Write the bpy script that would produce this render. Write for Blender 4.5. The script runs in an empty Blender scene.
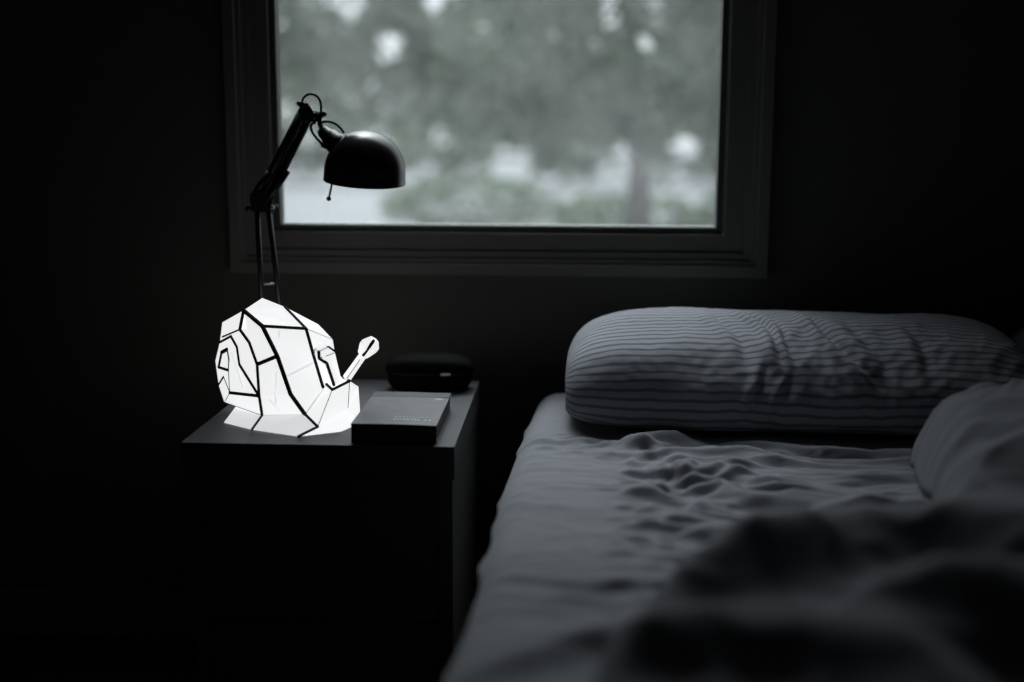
import bpy, bmesh, math, random
import numpy as np
from mathutils import Vector, Matrix, Euler, noise
random.seed(7); rng = np.random.default_rng(11)
S = bpy.context.scene
COL = S.collection
PI = math.pi

# ------------------------------------------------------------------ camera
FPX = 1240.0; PITCH = math.radians(9.6); YAW = math.radians(2.8); ROLL = math.radians(0.25); CZ = 1.0
Fv = Vector((-math.sin(YAW)*math.cos(PITCH), math.cos(YAW)*math.cos(PITCH), -math.sin(PITCH)))
R0 = Vector((math.cos(YAW), math.sin(YAW), 0)); U0 = R0.cross(Fv)
Rv = R0*math.cos(ROLL) + U0*math.sin(ROLL); Uv = U0*math.cos(ROLL) - R0*math.sin(ROLL)
cam = bpy.data.cameras.new('camera'); co = bpy.data.objects.new('camera', cam); COL.objects.link(co)
M = Matrix((Rv, Uv, -Fv)).transposed().to_4x4(); M.translation = Vector((0, 0, CZ)); co.matrix_world = M
cam.sensor_width = 36.0; cam.lens = FPX/1024*36.0; cam.clip_start = 0.02; cam.clip_end = 300
cam.dof.use_dof = True; cam.dof.focus_distance = 1.95; cam.dof.aperture_fstop = 1.25; cam.dof.aperture_blades = 0
S.camera = co

def at(px, py, y):                       # the point of the plane at depth y seen at a pixel
    d = Fv + Rv*((px-512)/FPX) + Uv*((341-py)/FPX); t = y/d.y
    return Vector((d.x*t, y, CZ+d.z*t))

# ------------------------------------------------------------------ materials
def mat(name, col, rough=0.7, spec=0.3, metal=0.0, noise_amt=0.0, noise_scale=20, sheen=0.0, bump=0.0, bump_scale=200, stretch=None):
    m = bpy.data.materials.new(name); m.use_nodes = True; nt = m.node_tree; b = nt.nodes['Principled BSDF']
    b.inputs['Base Color'].default_value = (*col, 1); b.inputs['Roughness'].default_value = rough
    b.inputs['Specular IOR Level'].default_value = spec; b.inputs['Metallic'].default_value = metal
    if sheen: b.inputs['Sheen Weight'].default_value = sheen
    tc = nt.nodes.new('ShaderNodeTexCoord'); src = tc.outputs['Object']
    if stretch:
        mp = nt.nodes.new('ShaderNodeMapping'); mp.inputs['Scale'].default_value = stretch
        nt.links.new(src, mp.inputs['Vector']); src = mp.outputs['Vector']
    if noise_amt:
        n = nt.nodes.new('ShaderNodeTexNoise'); n.inputs['Scale'].default_value = noise_scale; n.inputs['Detail'].default_value = 4
        nt.links.new(src, n.inputs['Vector'])
        r = nt.nodes.new('ShaderNodeMapRange'); r.inputs['To Min'].default_value = 1-noise_amt; r.inputs['To Max'].default_value = 1+noise_amt
        nt.links.new(n.outputs['Fac'], r.inputs['Value'])
        x = nt.nodes.new('ShaderNodeMix'); x.data_type = 'RGBA'; x.blend_type = 'MULTIPLY'; x.inputs['Factor'].default_value = 1
        x.inputs['A'].default_value = (*col, 1); nt.links.new(r.outputs['Result'], x.inputs['B']); nt.links.new(x.outputs['Result'], b.inputs['Base Color'])
    if bump:
        n2 = nt.nodes.new('ShaderNodeTexNoise'); n2.inputs['Scale'].default_value = bump_scale; n2.inputs['Detail'].default_value = 3
        nt.links.new(src, n2.inputs['Vector'])
        bp = nt.nodes.new('ShaderNodeBump'); bp.inputs['Strength'].default_value = bump; bp.inputs['Distance'].default_value = 0.002
        nt.links.new(n2.outputs['Fac'], bp.inputs['Height']); nt.links.new(bp.outputs['Normal'], b.inputs['Normal'])
    return m

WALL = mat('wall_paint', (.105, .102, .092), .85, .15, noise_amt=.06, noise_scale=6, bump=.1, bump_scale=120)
CASING = mat('casing_paint', (.17, .168, .152), .65, .2, noise_amt=.05, noise_scale=9)
SASHM = mat('sash_gasket', (.075, .075, .07), .5, .3, noise_amt=.1)
LIPM = mat('sash_lip_highlight', (.68, .69, .70), .35, .5, noise_amt=.05)  # pale tone paints the lit highlight along the sash's bottom lip
FLOORM = mat('dark_floor_boards', (.03, .026, .022), .6, .3, noise_amt=.3, noise_scale=10, stretch=(1, 8, 1))
CEILM = mat('ceiling_paint', (.38, .38, .38), .9, .1, noise_amt=.05)  # lightened to bounce fill light onto surfaces facing the camera
WOOD = mat('black_brown_veneer', (.085, .087, .092), .5, .12, noise_amt=.18, noise_scale=14, stretch=(1, 14, 14))
WOODF = mat('black_brown_front', (.10, .098, .09), .5, .3, noise_amt=.18, noise_scale=14, stretch=(1, 14, 14))
BLACK = mat('black_lacquer', (.008, .008, .009), .22, .35, noise_amt=.1)
BLACKM = mat('black_metal', (.010, .010, .011), .4, .4, noise_amt=.1)
RUBBER = mat('black_rubber_cable', (.012, .012, .012), .6, .3, noise_amt=.1)
STEEL = mat('steel_glint', (.6, .61, .63), .35, .6, metal=.3, noise_amt=.05)  # whitish and mostly non-metal, so the highlight sits in the colour
INNER = mat('white_enamel', (.6, .6, .58), .4, .5, noise_amt=.03)
SHEET = mat('grey_cotton_sheet', (.205, .210, .228), .9, .1, noise_amt=.04, noise_scale=60, sheen=.1, bump=.15, bump_scale=600)
DUVETM = mat('grey_cotton_duvet', (.14, .143, .156), .9, .1, noise_amt=.05, noise_scale=40, sheen=.1, bump=.15, bump_scale=500)
MATTM = mat('mattress_ticking', (.4, .4, .4), .9, .1, noise_amt=.05)
BEDWOOD = mat('dark_bed_wood', (.04, .036, .033), .5, .3, noise_amt=.2, stretch=(8, 1, 8))
CASEM = mat('black_case_shell', (.004, .004, .004), .7, .02, noise_amt=.1)
PAGES = mat('book_pages', (.13, .128, .12), .9, .1, noise_amt=.25, noise_scale=30, stretch=(1, 1, 60))
SPINE = mat('book_dark_spine', (.04, .04, .042), .6, .2, noise_amt=.1)
COVERB = mat('book_cover_band', (.028, .028, .030), .5, .4, noise_amt=.1)
COVERL = mat('book_cover_grey', (.092, .095, .105), .5, .4, noise_amt=.32, noise_scale=45)
INK = mat('book_pale_print', (.34, .36, .34), .5, .3, noise_amt=.1)
SEAM = mat('black_seam_strip', (.006, .006, .006), .7, .2, noise_amt=.1)
CREASE = mat('paper_crease', (.30, .32, .34), .8, .1, noise_amt=.1)

def paper(name, e, tint=(.985, .99, 1.0)):
    m = bpy.data.materials.new(name); m.use_nodes = True; nt = m.node_tree; b = nt.nodes['Principled BSDF']
    b.inputs['Base Color'].default_value = (.35, .35, .35, 1); b.inputs['Roughness'].default_value = .8; b.inputs['Specular IOR Level'].default_value = .1
    b.inputs['Emission Color'].default_value = (*tint, 1); b.inputs['Emission Strength'].default_value = e
    n = nt.nodes.new('ShaderNodeTexNoise'); n.inputs['Scale'].default_value = 90
    r = nt.nodes.new('ShaderNodeMapRange'); r.inputs['To Min'].default_value = e*.985; r.inputs['To Max'].default_value = e*1.015
    nt.links.new(n.outputs['Fac'], r.inputs['Value']); nt.links.new(r.outputs['Result'], b.inputs['Emission Strength'])
    return m
PAPER = paper('lit_paper', .86)
PAPER2 = paper('lit_paper_foot_shade', .64, (.96, .98, 1.0))  # the foot's shading painted in as a weaker, cooler glow
TAB = paper('lit_paper_double', .72, (.96, .985, 1.0))

def stripes():
    m = bpy.data.materials.new('striped_ticking'); m.use_nodes = True; nt = m.node_tree; b = nt.nodes['Principled BSDF']
    b.inputs['Roughness'].default_value = .9; b.inputs['Specular IOR Level'].default_value = .1
    uv = nt.nodes.new('ShaderNodeUVMap'); uv.uv_map = 'UVMap'
    sp = nt.nodes.new('ShaderNodeSeparateXYZ'); nt.links.new(uv.outputs['UV'], sp.inputs['Vector'])
    mu = nt.nodes.new('ShaderNodeMath'); mu.operation = 'MULTIPLY'; mu.inputs[1].default_value = 1/0.0160
    nt.links.new(sp.outputs['Y'], mu.inputs[0])
    fr = nt.nodes.new('ShaderNodeMath'); fr.operation = 'FRACT'; nt.links.new(mu.outputs[0], fr.inputs[0])
    cr = nt.nodes.new('ShaderNodeValToRGB'); nt.links.new(fr.outputs[0], cr.inputs[0])
    e = cr.color_ramp.elements; lt = (.285, .293, .322, 1); dk = (.135, .139, .155, 1)
    e[0].position = 0; e[0].color = lt; e[1].position = .52; e[1].color = lt
    for p, c in ((.62, dk), (.86, dk), (.96, lt)): q = e.new(p); q.color = c
    nt.links.new(cr.outputs['Color'], b.inputs['Base Color'])
    n2 = nt.nodes.new('ShaderNodeTexNoise'); n2.inputs['Scale'].default_value = 500
    bp = nt.nodes.new('ShaderNodeBump'); bp.inputs['Strength'].default_value = .15; bp.inputs['Distance'].default_value = .002
    nt.links.new(n2.outputs['Fac'], bp.inputs['Height']); nt.links.new(bp.outputs['Normal'], b.inputs['Normal'])
    return m
STRIPE = stripes()

def leafmat(name, col):
    m = bpy.data.materials.new(name); m.use_nodes = True; nt = m.node_tree; b = nt.nodes['Principled BSDF']; out = nt.nodes['Material Output']
    b.inputs['Roughness'].default_value = .55; b.inputs['Specular IOR Level'].default_value = .3
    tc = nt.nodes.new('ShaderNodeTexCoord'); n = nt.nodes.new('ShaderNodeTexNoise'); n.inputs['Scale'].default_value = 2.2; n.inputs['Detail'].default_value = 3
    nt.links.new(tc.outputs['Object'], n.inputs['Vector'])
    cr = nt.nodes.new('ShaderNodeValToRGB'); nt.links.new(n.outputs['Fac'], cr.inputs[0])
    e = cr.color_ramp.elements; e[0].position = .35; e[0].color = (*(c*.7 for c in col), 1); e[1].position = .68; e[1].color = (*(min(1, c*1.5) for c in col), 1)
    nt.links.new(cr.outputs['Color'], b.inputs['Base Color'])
    t = nt.nodes.new('ShaderNodeBsdfTranslucent'); nt.links.new(cr.outputs['Color'], t.inputs['Color'])
    mx = nt.nodes.new('ShaderNodeMixShader'); mx.inputs[0].default_value = .4
    nt.links.new(b.outputs[0], mx.inputs[1]); nt.links.new(t.outputs[0], mx.inputs[2]); nt.links.new(mx.outputs[0], out.inputs['Surface'])
    return m
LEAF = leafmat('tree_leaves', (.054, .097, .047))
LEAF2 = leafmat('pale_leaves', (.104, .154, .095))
BARK = mat('grey_bark', (.12, .11, .12), .9, .1, noise_amt=.3, noise_scale=12)
GROUND = mat('pale_gravel', (.27, .28, .292), .95, .05, noise_amt=.22, noise_scale=.9)

def glassmat():
    m = bpy.data.materials.new('dusty_glass'); m.use_nodes = True; nt = m.node_tree; nt.nodes.remove(nt.nodes['Principled BSDF']); out = nt.nodes['Material Output']
    tr = nt.nodes.new('ShaderNodeBsdfTransparent'); tr.inputs['Color'].default_value = (.95, .965, .96, 1)
    tl = nt.nodes.new('ShaderNodeBsdfTranslucent'); tl.inputs['Color'].default_value = (.88, .92, .87, 1)
    gl = nt.nodes.new('ShaderNodeBsdfGlossy'); gl.inputs['Roughness'].default_value = .05
    tc = nt.nodes.new('ShaderNodeTexCoord')
    n = nt.nodes.new('ShaderNodeTexNoise'); n.inputs['Scale'].default_value = 9; n.inputs['Detail'].default_value = 8; n.inputs['Roughness'].default_value = .65
    nt.links.new(tc.outputs['Object'], n.inputs['Vector'])
    r = nt.nodes.new('ShaderNodeMapRange'); r.inputs['From Min'].default_value = .3; r.inputs['From Max'].default_value = .7
    r.inputs['To Min'].default_value = .032; r.inputs['To Max'].default_value = .085; nt.links.new(n.outputs['Fac'], r.inputs['Value'])
    mx = nt.nodes.new('ShaderNodeMixShader'); nt.links.new(r.outputs['Result'], mx.inputs[0]); nt.links.new(tr.outputs[0], mx.inputs[1]); nt.links.new(tl.outputs[0], mx.inputs[2])
    m2 = nt.nodes.new('ShaderNodeMixShader'); m2.inputs[0].default_value = .03
    nt.links.new(mx.outputs[0], m2.inputs[1]); nt.links.new(gl.outputs[0], m2.inputs[2]); nt.links.new(m2.outputs[0], out.inputs['Surface'])
    return m
GLASS = glassmat()

# ------------------------------------------------------------------ mesh helpers
def link(name, me, material, parent=None, smooth=False):
    me.name = name
    if material: me.materials.append(material)
    if smooth:
        for p in me.polygons: p.use_smooth = True
    o = bpy.data.objects.new(name, me); COL.objects.link(o)
    if parent is not None:
        o.parent = parent; o.matrix_parent_inverse = Matrix.Translation(-world_loc(parent))
    return o
def world_loc(o):
    return o.location.copy() if o.parent is None else o.location + world_loc(o.parent) - world_loc(o.parent)
def obj(name, bm, material, parent=None, smooth=False, bevel=0.0, recalc=True):
    if bevel:
        es = [e for e in bm.edges if len(e.link_faces) == 2 and e.calc_face_angle(0) > .6]
        bmesh.ops.bevel(bm, geom=es, offset=bevel, segments=2, profile=.6, affect='EDGES', clamp_overlap=True)
    if recalc: bmesh.ops.recalc_face_normals(bm, faces=bm.faces)
    me = bpy.data.meshes.new(name); bm.to_mesh(me); bm.free()
    return link(name, me, material, parent, smooth)
def box(bm, lo, hi):
    v = [bm.verts.new((x, y, z)) for x in (lo[0], hi[0]) for y in (lo[1], hi[1]) for z in (lo[2], hi[2])]
    for f in ((0, 1, 3, 2), (4, 6, 7, 5), (0, 4, 5, 1), (2, 3, 7, 6), (0, 2, 6, 4), (1, 5, 7, 3)): bm.faces.new([v[i] for i in f])
    return v
def mbox(lo, hi):
    bm = bmesh.new(); box(bm, lo, hi); return bm
def frame_of(d):
    d = d.normalized(); a = Vector((0, 0, 1)) if abs(d.z) < .9 else Vector((1, 0, 0)); u = d.cross(a).normalized(); return u, d.cross(u).normalized()
def tube(bm, pts, r, n=10, cap=True):
    pts = [Vector(p) for p in pts]; rr = r if isinstance(r, (list, tuple)) else [r]*len(pts); rings = []; u = None
    for i, p in enumerate(pts):
        d = (pts[min(i+1, len(pts)-1)] - pts[max(i-1, 0)]).normalized()
        if u is None: u, w = frame_of(d)
        else:
            u = (u - d*u.dot(d)).normalized(); w = d.cross(u).normalized()
        rings.append([bm.verts.new(p + (u*math.cos(2*PI*k/n) + w*math.sin(2*PI*k/n))*rr[i]) for k in range(n)])
    for a, b in zip(rings, rings[1:]):
        for k in range(n): bm.faces.new((a[k], a[(k+1) % n], b[(k+1) % n], b[k]))
    if cap: bm.faces.new(rings[0][::-1]); bm.faces.new(rings[-1])
def mtube(pts, r, n=10):
    bm = bmesh.new(); tube(bm, pts, r, n); return bm
def ball(bm, c, r, sx=1, sy=1, sz=1):
    res = bmesh.ops.create_icosphere(bm, subdivisions=3, radius=r)
    for v in res['verts']: v.co = Vector((v.co.x*sx, v.co.y*sy, v.co.z*sz)) + Vector(c)
def spline(pts, n=8):
    P = [Vector(p) for p in pts]; out = []
    for i in range(len(P)-1):
        a, b, c, d = P[max(i-1, 0)], P[i], P[i+1], P[min(i+2, len(P)-1)]
        for k in range(n):
            t = k/n; out.append(.5*((2*b) + (c-a)*t + (2*a-5*b+4*c-d)*t*t + (3*b-a-3*c+d)*t**3))
    out.append(P[-1]); return out
def lathe(bm, prof, origin, axis, n=48):
    axis = Vector(axis).normalized(); u, w = frame_of(axis); rings = []
    for r, h in prof:
        c = Vector(origin) + axis*h
        rings.append([bm.verts.new(c)] if r < 1e-6 else [bm.verts.new(c + (u*math.cos(2*PI*k/n) + w*math.sin(2*PI*k/n))*r) for k in range(n)])
    for a, b in zip(rings, rings[1:]):
        for k in range(n):
            k2 = (k+1) % n
            if len(a) == 1: bm.faces.new((a[0], b[k2], b[k]))
            elif len(b) == 1: bm.faces.new((a[k], a[k2], b[0]))
            else: bm.faces.new((a[k], a[k2], b[k2], b[k]))
def empty(name, loc, label=None, cat=None, group=None, kind=None):
    o = bpy.data.objects.new(name, None); COL.objects.link(o); o.location = loc; o.empty_display_size = .05
    return tag(o, label, cat, group, kind)
def tag(o, label=None, cat=None, group=None, kind=None):
    if label: o['label'] = label
    if cat: o['category'] = cat
    if group: o['group'] = group
    if kind: o['kind'] = kind
    return o

# numpy gradient noise
_perm = rng.permutation(256); _perm = np.concatenate([_perm, _perm]); _ga = rng.uniform(0, 2*PI, 256)
def gn(x, y):
    xi = np.floor(x).astype(int); yi = np.floor(y).astype(int); xf = x-xi; yf = y-yi
    u = xf**3*(xf*(xf*6-15)+10); v = yf**3*(yf*(yf*6-15)+10)
    def g(ix, iy, fx, fy):
        a = _ga[_perm[(_perm[ix & 255] + iy) & 255]]; return np.cos(a)*fx + np.sin(a)*fy
    a = g(xi, yi, xf, yf); b = g(xi+1, yi, xf-1, yf); c = g(xi, yi+1, xf, yf-1); d = g(xi+1, yi+1, xf-1, yf-1)
    return ((a+(b-a)*u) + ((c+(d-c)*u) - (a+(b-a)*u))*v)*1.5
def ridged(x, y): return (1-np.abs(gn(x, y))*1.6).clip(0, 1)**2
def sst(a, b, x):
    t = np.clip((x-a)/(b-a), 0, 1); return t*t*(3-2*t)
def grid_mesh(P, closed_u=False):
    """P: array (nu, nv, 3) -> mesh"""
    nu, nv = P.shape[:2]; idx = np.arange(nu*nv).reshape(nu, nv)
    if closed_u: a = idx; b = np.roll(idx, -1, 0)
    else: a = idx[:-1]; b = idx[1:]
    f = np.stack([a[:, :-1], b[:, :-1], b[:, 1:], a[:, 1:]], -1).reshape(-1, 4)
    me = bpy.data.meshes.new('m'); me.from_pydata(P.reshape(-1, 3).tolist(), [], f.tolist()); me.update(); return me

# ------------------------------------------------------------------ room shell
WY = 2.32; XL, XR = -1.55, 1.80; YB = -1.9; H = 2.65; T = .16
WX0, WX1, WZ0, WZ1 = -.585, .300, .795, 2.26      # rough opening
def struct(name, bm, m, **k): return tag(obj(name, bm, m, **k), kind='structure')
bm = bmesh.new()
box(bm, (XL-T, WY, 0), (WX0, WY+T, H)); box(bm, (WX1, WY, 0), (XR+T, WY+T, H))
box(bm, (WX0, WY, 0), (WX1, WY+T, WZ0)); box(bm, (WX0, WY, WZ1), (WX1, WY+T, H))
struct('wall_back', bm, WALL)
struct('wall_left', mbox((XL-T, YB, 0), (XL, WY, H)), WALL)
struct('wall_right', mbox((XR, YB, 0), (XR+T, WY, H)), WALL)
struct('wall_front', mbox((XL-T, YB-T, 0), (XR+T, YB, H)), mat('fill_wall_paint', (.42, .42, .42), .85, .15, noise_amt=.05, noise_scale=6))  # unseen wall, paint lightened as a reflector to fill the pillow front
struct('floor', mbox((XL-T, YB-T, -.12), (XR+T, WY+T, 0)), FLOORM)
struct('ceiling', mbox((XL-T, YB-T, H), (XR+T, WY+T, H+.12)), CEILM)
struct('baseboard_back', mbox((XL, WY-.015, 0), (XR, WY, .09)), CASING, bevel=.004)

# window: casing of stepped mouldings, jambs, sash and pane
win = empty('window_1', (-.14, WY, .83), kind='structure')
GX0, GX1, GZ0 = -.553, .2655, .8255           # visible pane edge
def ring(x0, x1, z0, z1, w, y0, y1, m, name, bevel=.003):
    bm = bmesh.new()
    o = [(x0, z0), (x1, z0), (x1, z1), (x0, z1)]; i = [(x0+w, z0+w), (x1-w, z0+w), (x1-w, z1-w), (x0+w, z1-w)]
    V = [[bm.verts.new((x, y, z)) for x, z in L] for y in (y0, y1) for L in (o, i)]
    of, inf, ob, ib = V
    for k in range(4):
        q = (k+1) % 4
        bm.faces.new((of[k], of[q], inf[q], inf[k])); bm.faces.new((ob[k], ib[k], ib[q], ob[q]))
        bm.faces.new((of[k], ob[k], ob[q], of[q])); bm.faces.new((inf[k], inf[q], ib[q], ib[k]))
    return obj(name, bm, m, win, bevel=bevel)
OX0, OX1, OZ0, OZ1 = -.642, .357, .7355, 2.325
ring(OX0, OX1, OZ0, OZ1, .020, WY-.030, WY, CASING, 'casing_fillet', bevel=.004)
ring(OX0+.020, OX1-.020, OZ0+.020, OZ1-.020, .009, WY-.021, WY, CASING, 'casing_bead', bevel=.004)
ring(OX0+.029, OX1-.029, OZ0+.029, OZ1-.029, .014, WY-.013, WY+.004, CASING, 'casing_cove', bevel=.005)
ring(OX0+.043, OX1-.043, OZ0+.043, OZ1-.043, .0335, WY-.006, WY+.03, CASING, 'casing_board', bevel=.0015)
ring(GX0-.012, GX1+.012, GZ0-.0135, 2.245, .0125, WY+.004, WY+.036, SASHM, 'sash', bevel=.002)
obj('sash_lip_highlight', mbox((GX0, WY+.016, GZ0-.004), (GX1, WY+.034, GZ0+.0008)), LIPM, win, bevel=.001)
obj('glass_pane', mbox((GX0-.002, WY+.034, GZ0-.004), (GX1+.002, WY+.0345, 2.23)), GLASS, win)
# exterior sill
obj('outer_sill', mbox((WX0-.02, WY+T, WZ0-.03), (WX1+.02, WY+T+.05, WZ0)), CASING, win, bevel=.004)

# ------------------------------------------------------------------ nightstand
NX0, NX1, NY0, NY1, NT = -.568, -.1675, 1.734, 2.214, .55
ns = empty('nightstand', ((NX0+NX1)/2, (NY0+NY1)/2, 0), 'dark wooden two-drawer nightstand standing between bed and wall under window', 'nightstand')
obj('top_panel', mbox((NX0, NY0, NT-.049), (NX1, NY1, NT)), WOOD, ns, bevel=.0015)
obj('side_panel', mbox((NX0+.004, NY0+.010, 0), (NX0+.024, NY1, NT-.049)), WOODF, ns, bevel=.001)
obj('side_panel', mbox((NX1-.024, NY0+.010, 0), (NX1-.004, NY1, NT-.049)), WOODF, ns, bevel=.001)
obj('back_panel', mbox((NX0+.024, NY1-.008, .04), (NX1-.024, NY1, NT-.049)), WOODF, ns)
obj('plinth', mbox((NX0+.024, NY0+.03, 0), (NX1-.024, NY0+.045, .06)), WOODF, ns)
for z0, z1 in ((.065, .275), (.279, NT-.053)):
    d = obj('drawer', mbox((NX0+.026, NY0+.012, z0), (NX1-.026, NY0+.030, z1)), WOODF, ns, bevel=.0015)
    b2 = bmesh.new(); box(b2, (NX0+.04, NY0+.030, z0+.02), (NX1-.04, NY1-.03, z0+.032))
    box(b2, (NX0+.04, NY0+.030, z0+.032), (NX0+.052, NY1-.03, z1-.03)); box(b2, (NX1-.052, NY0+.030, z0+.032), (NX1-.04, NY1-.03, z1-.03))
    dt = obj('drawer_tray', b2, WOODF, d)

# ------------------------------------------------------------------ book
bk = empty('book', (-.26, 1.87, NT), 'thick grey-covered paperback book lying flat on nightstand front corner beside snail', 'book')
BX0, BX1, BY0, BY1 = -.320, -.195, 1.748, 1.972; bz = NT
def skewbox(x0, x1, y0, y1, z0, z1, crown=0.0):
    bm = bmesh.new(); n = 10; rows = []
    for i in range(n+1):
        t = i/n; x = x0+(x1-x0)*t; dz = -crown*(t**2.5) + crown*.3*math.sin(t*PI)
        rows.append([bm.verts.new((x, y0, z0)), bm.verts.new((x, y1, z0)), bm.verts.new((x, y1, z1+dz)), bm.verts.new((x, y0, z1+dz))])
    for a, b in zip(rows, rows[1:]):
        for k in range(4): bm.faces.new((a[k], a[(k+1) % 4], b[(k+1) % 4], b[k]))
    bm.faces.new(rows[0]); bm.faces.new(rows[-1][::-1]); return bm
obj('page_block', skewbox(BX0+.003, BX1-.002, BY0+.0035, BY1-.003, bz+.0015, bz+.0275, .0015), PAGES, bk)
obj('back_cover', skewbox(BX0, BX1, BY0, BY1, bz+.0002, bz+.0015), COVERB, bk)
obj('spine', skewbox(BX0, BX1, BY0, BY0+.0035, bz+.0015, bz+.0278, .0015), SPINE, bk, bevel=.001)
cv = obj('front_cover', skewbox(BX0, BX1, BY0-.001, BY1, bz+.0276, bz+.0292, .0015), COVERL, bk)
def flat(name, x0, x1, y0, y1, z, m, par): return obj(name, skewbox(x0, x1, y0, y1, z, z+.0004), m, par)
zt = bz+.0291
obj('cover_band', skewbox(BX0+.001, BX1-.0005, BY1-.036, BY1-.0005, bz+.0288, bz+.0295, .0015), COVERB, cv)
def cz_(x):
    t = (x-BX0)/(BX1-BX0); return bz+.0293-.0015*t**2.5+.00045*math.sin(t*PI)
bm = bmesh.new()
random.seed(3)
for row, (yy, hh) in enumerate(((1.772, .012), (1.790, .006))):
    x = -.262
    while x < -.205:
        w = random.uniform(.004, .007)
        if random.random() > .18: 
            v = box(bm, (x, yy, cz_(x)-.0008), (x+w*.6, yy+hh*random.uniform(.7, 1), cz_(x+w*.6)+.0003))
        x += w
ob = obj('title_print', bm, INK, cv)
bm = bmesh.new(); ball(bm, (-.2095, 1.925, cz_(-.2095)), .0065, 1.2, 1, .06); obj('publisher_mark', bm, INK, cv, smooth=True)

# ------------------------------------------------------------------ black case behind the book
cs = empty('glasses_case', (-.252, 2.15, NT), 'black rounded hard case with a thin light seam, behind the book', 'case')
def rbox(cx, cy, z0, z1, hx, hy, n=56, ex=3.2, dome=True, steps=8):
    bm = bmesh.new(); rings = []
    for i in range(steps+1):
        t = i/steps
        if dome: s = (1-t**3.0)**(1/2.4) if t < 1 else .0; s = max(s, .28); z = z0+(z1-z0)*t
        else: s = (.86+.14*min(1, t*2.2)); z = z0+(z1-z0)*t
        rings.append([bm.verts.new((cx+hx*s*math.copysign(abs(math.cos(a))**(2/ex), math.cos(a)), cy+hy*s*math.copysign(abs(math.sin(a))**(2/ex), math.sin(a)), z)) for a in (2*PI*k/n for k in range(n))])
    for a, b in zip(rings, rings[1:]):
        for k in range(n): bm.faces.new((a[k], a[(k+1) % n], b[(k+1) % n], b[k]))
    bm.faces.new(rings[0][::-1]); bm.faces.new(rings[-1]); return bm
obj('base_shell', rbox(-.250, 2.145, NT, NT+.031, .074, .042, dome=False), CASEM, cs, smooth=True)
obj('lid', rbox(-.250, 2.145, NT+.0325, NT+.063, .078, .044), CASEM, cs, smooth=True)
obj('seam_band', rbox(-.250, 2.145, NT+.0305, NT+.033, .0745, .0425, dome=False, steps=2), mat('case_seam_grey', (.14, .14, .14), .3, .4, noise_amt=.1), cs, smooth=True)
obj('clasp', mbox((-.226, 2.0965, NT+.0325), (-.209, 2.106, NT+.0358)), STEEL, cs, bevel=.001)

# ------------------------------------------------------------------ desk lamp
LY = 2.06
lp = empty('desk_lamp', (-.500, LY+.035, NT), 'black spring-arm desk lamp with dome shade in front of window', 'lamp')
def L(px, py, dy=0.0): return at(px, py, LY+dy)
bm = bmesh.new(); lathe(bm, [(0, 0), (.060, 0), (.062, .004), (.060, .012), (.045, .018), (.014, .022), (.012, .05), (0, .05)], (-.500, LY+.035, NT), (0, 0, 1)); obj('base', bm, BLACKM, lp, smooth=True)
foot = Vector((-.500, LY+.035, NT+.055))
lo = bmesh.new(); ball(lo, foot, .014); obj('base_joint', lo, BLACKM, lp, smooth=True)
obj('lower_rod', mtube([foot + Vector((-.008, 0, 0)), L(261.5, 296), L(257, 207)], .0046), BLACKM, lp, smooth=True)
obj('lower_rod', mtube([foot + Vector((.012, 0, 0)), L(279, 299), L(268.5, 207)], .0046), BLACKM, lp, smooth=True)
obj('crossbar', mtube([L(264, 284.3, -.006), L(274.5, 283.3, -.006)], .0018), STEEL, lp, smooth=True)
# elbow plates
def plate(pts, dy, th, m=BLACKM, name='elbow_plate', par=lp):
    bm = bmesh.new(); a = [bm.verts.new(L(x, y, dy)) for x, y in pts]; b = [bm.verts.new(L(x, y, dy+th)) for x, y in pts]; n = len(pts)
    bm.faces.new(a); bm.faces.new(b[::-1])
    for k in range(n): bm.faces.new((a[k], a[(k+1) % n], b[(k+1) % n], b[k]))
    return obj(name, bm, m, par, bevel=.001)
elbow = [(249.5, 200), (251, 194), (257, 190.5), (264, 192), (272, 203), (271.5, 209), (266, 212), (254, 212)]
ep = plate(elbow, -.012, .003); plate(elbow, .009, .003)
for x, y in ((250.5, 208.5), (273, 207.5)):
    bm = bmesh.new(); lathe(bm, [(0, -.018), (.0045, -.018), (.0055, -.015), (.0055, -.012), (.003, -.011), (.003, .014), (.005, .014), (.005, .018), (0, .018)], L(x, y), (0, 1, 0), 20); obj('elbow_knob', bm, BLACKM, lp, smooth=True)
bm = bmesh.new(); lathe(bm, [(0, -.001), (.003, -.001), (.003, 0)], L(273, 207.5, -.018), (0, 1, 0), 16); obj('knob_glint', bm, STEEL, lp, smooth=True)  # pale disc painting the highlight on this knob
# spring sleeves and upper arm rods
obj('spring_sleeve', mtube([L(252.5, 197, -.005), L(269, 172.5, -.005)], .0058, 14), BLACKM, lp, smooth=True)
obj('spring_sleeve', mtube([L(265, 204, -.007), L(287.5, 170.5, -.007)], .0060, 14), BLACKM, lp, smooth=True)
for sx in (0, 1):
    A = L(257+9*sx, 200+3*sx, .003); B = L(302.2+7.6*sx, 111+5.4*sx, .003)
    obj('upper_rod', mtube([A, B], .0072, 12), BLACKM, lp, smooth=True)
def coil(a, b, r, turns, wr=.0011):
    a, b = Vector(a), Vector(b); u, w = frame_of(b-a); n = turns*10
    return mtube([a+(b-a)*(i/n)+(u*math.cos(2*PI*i/10)+w*math.sin(2*PI*i/10))*r for i in range(n+1)], wr, 6)
obj('spring', coil(L(272, 181, .002), L(303, 117, .002), .0034, 34), BLACKM, lp, smooth=True)
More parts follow.
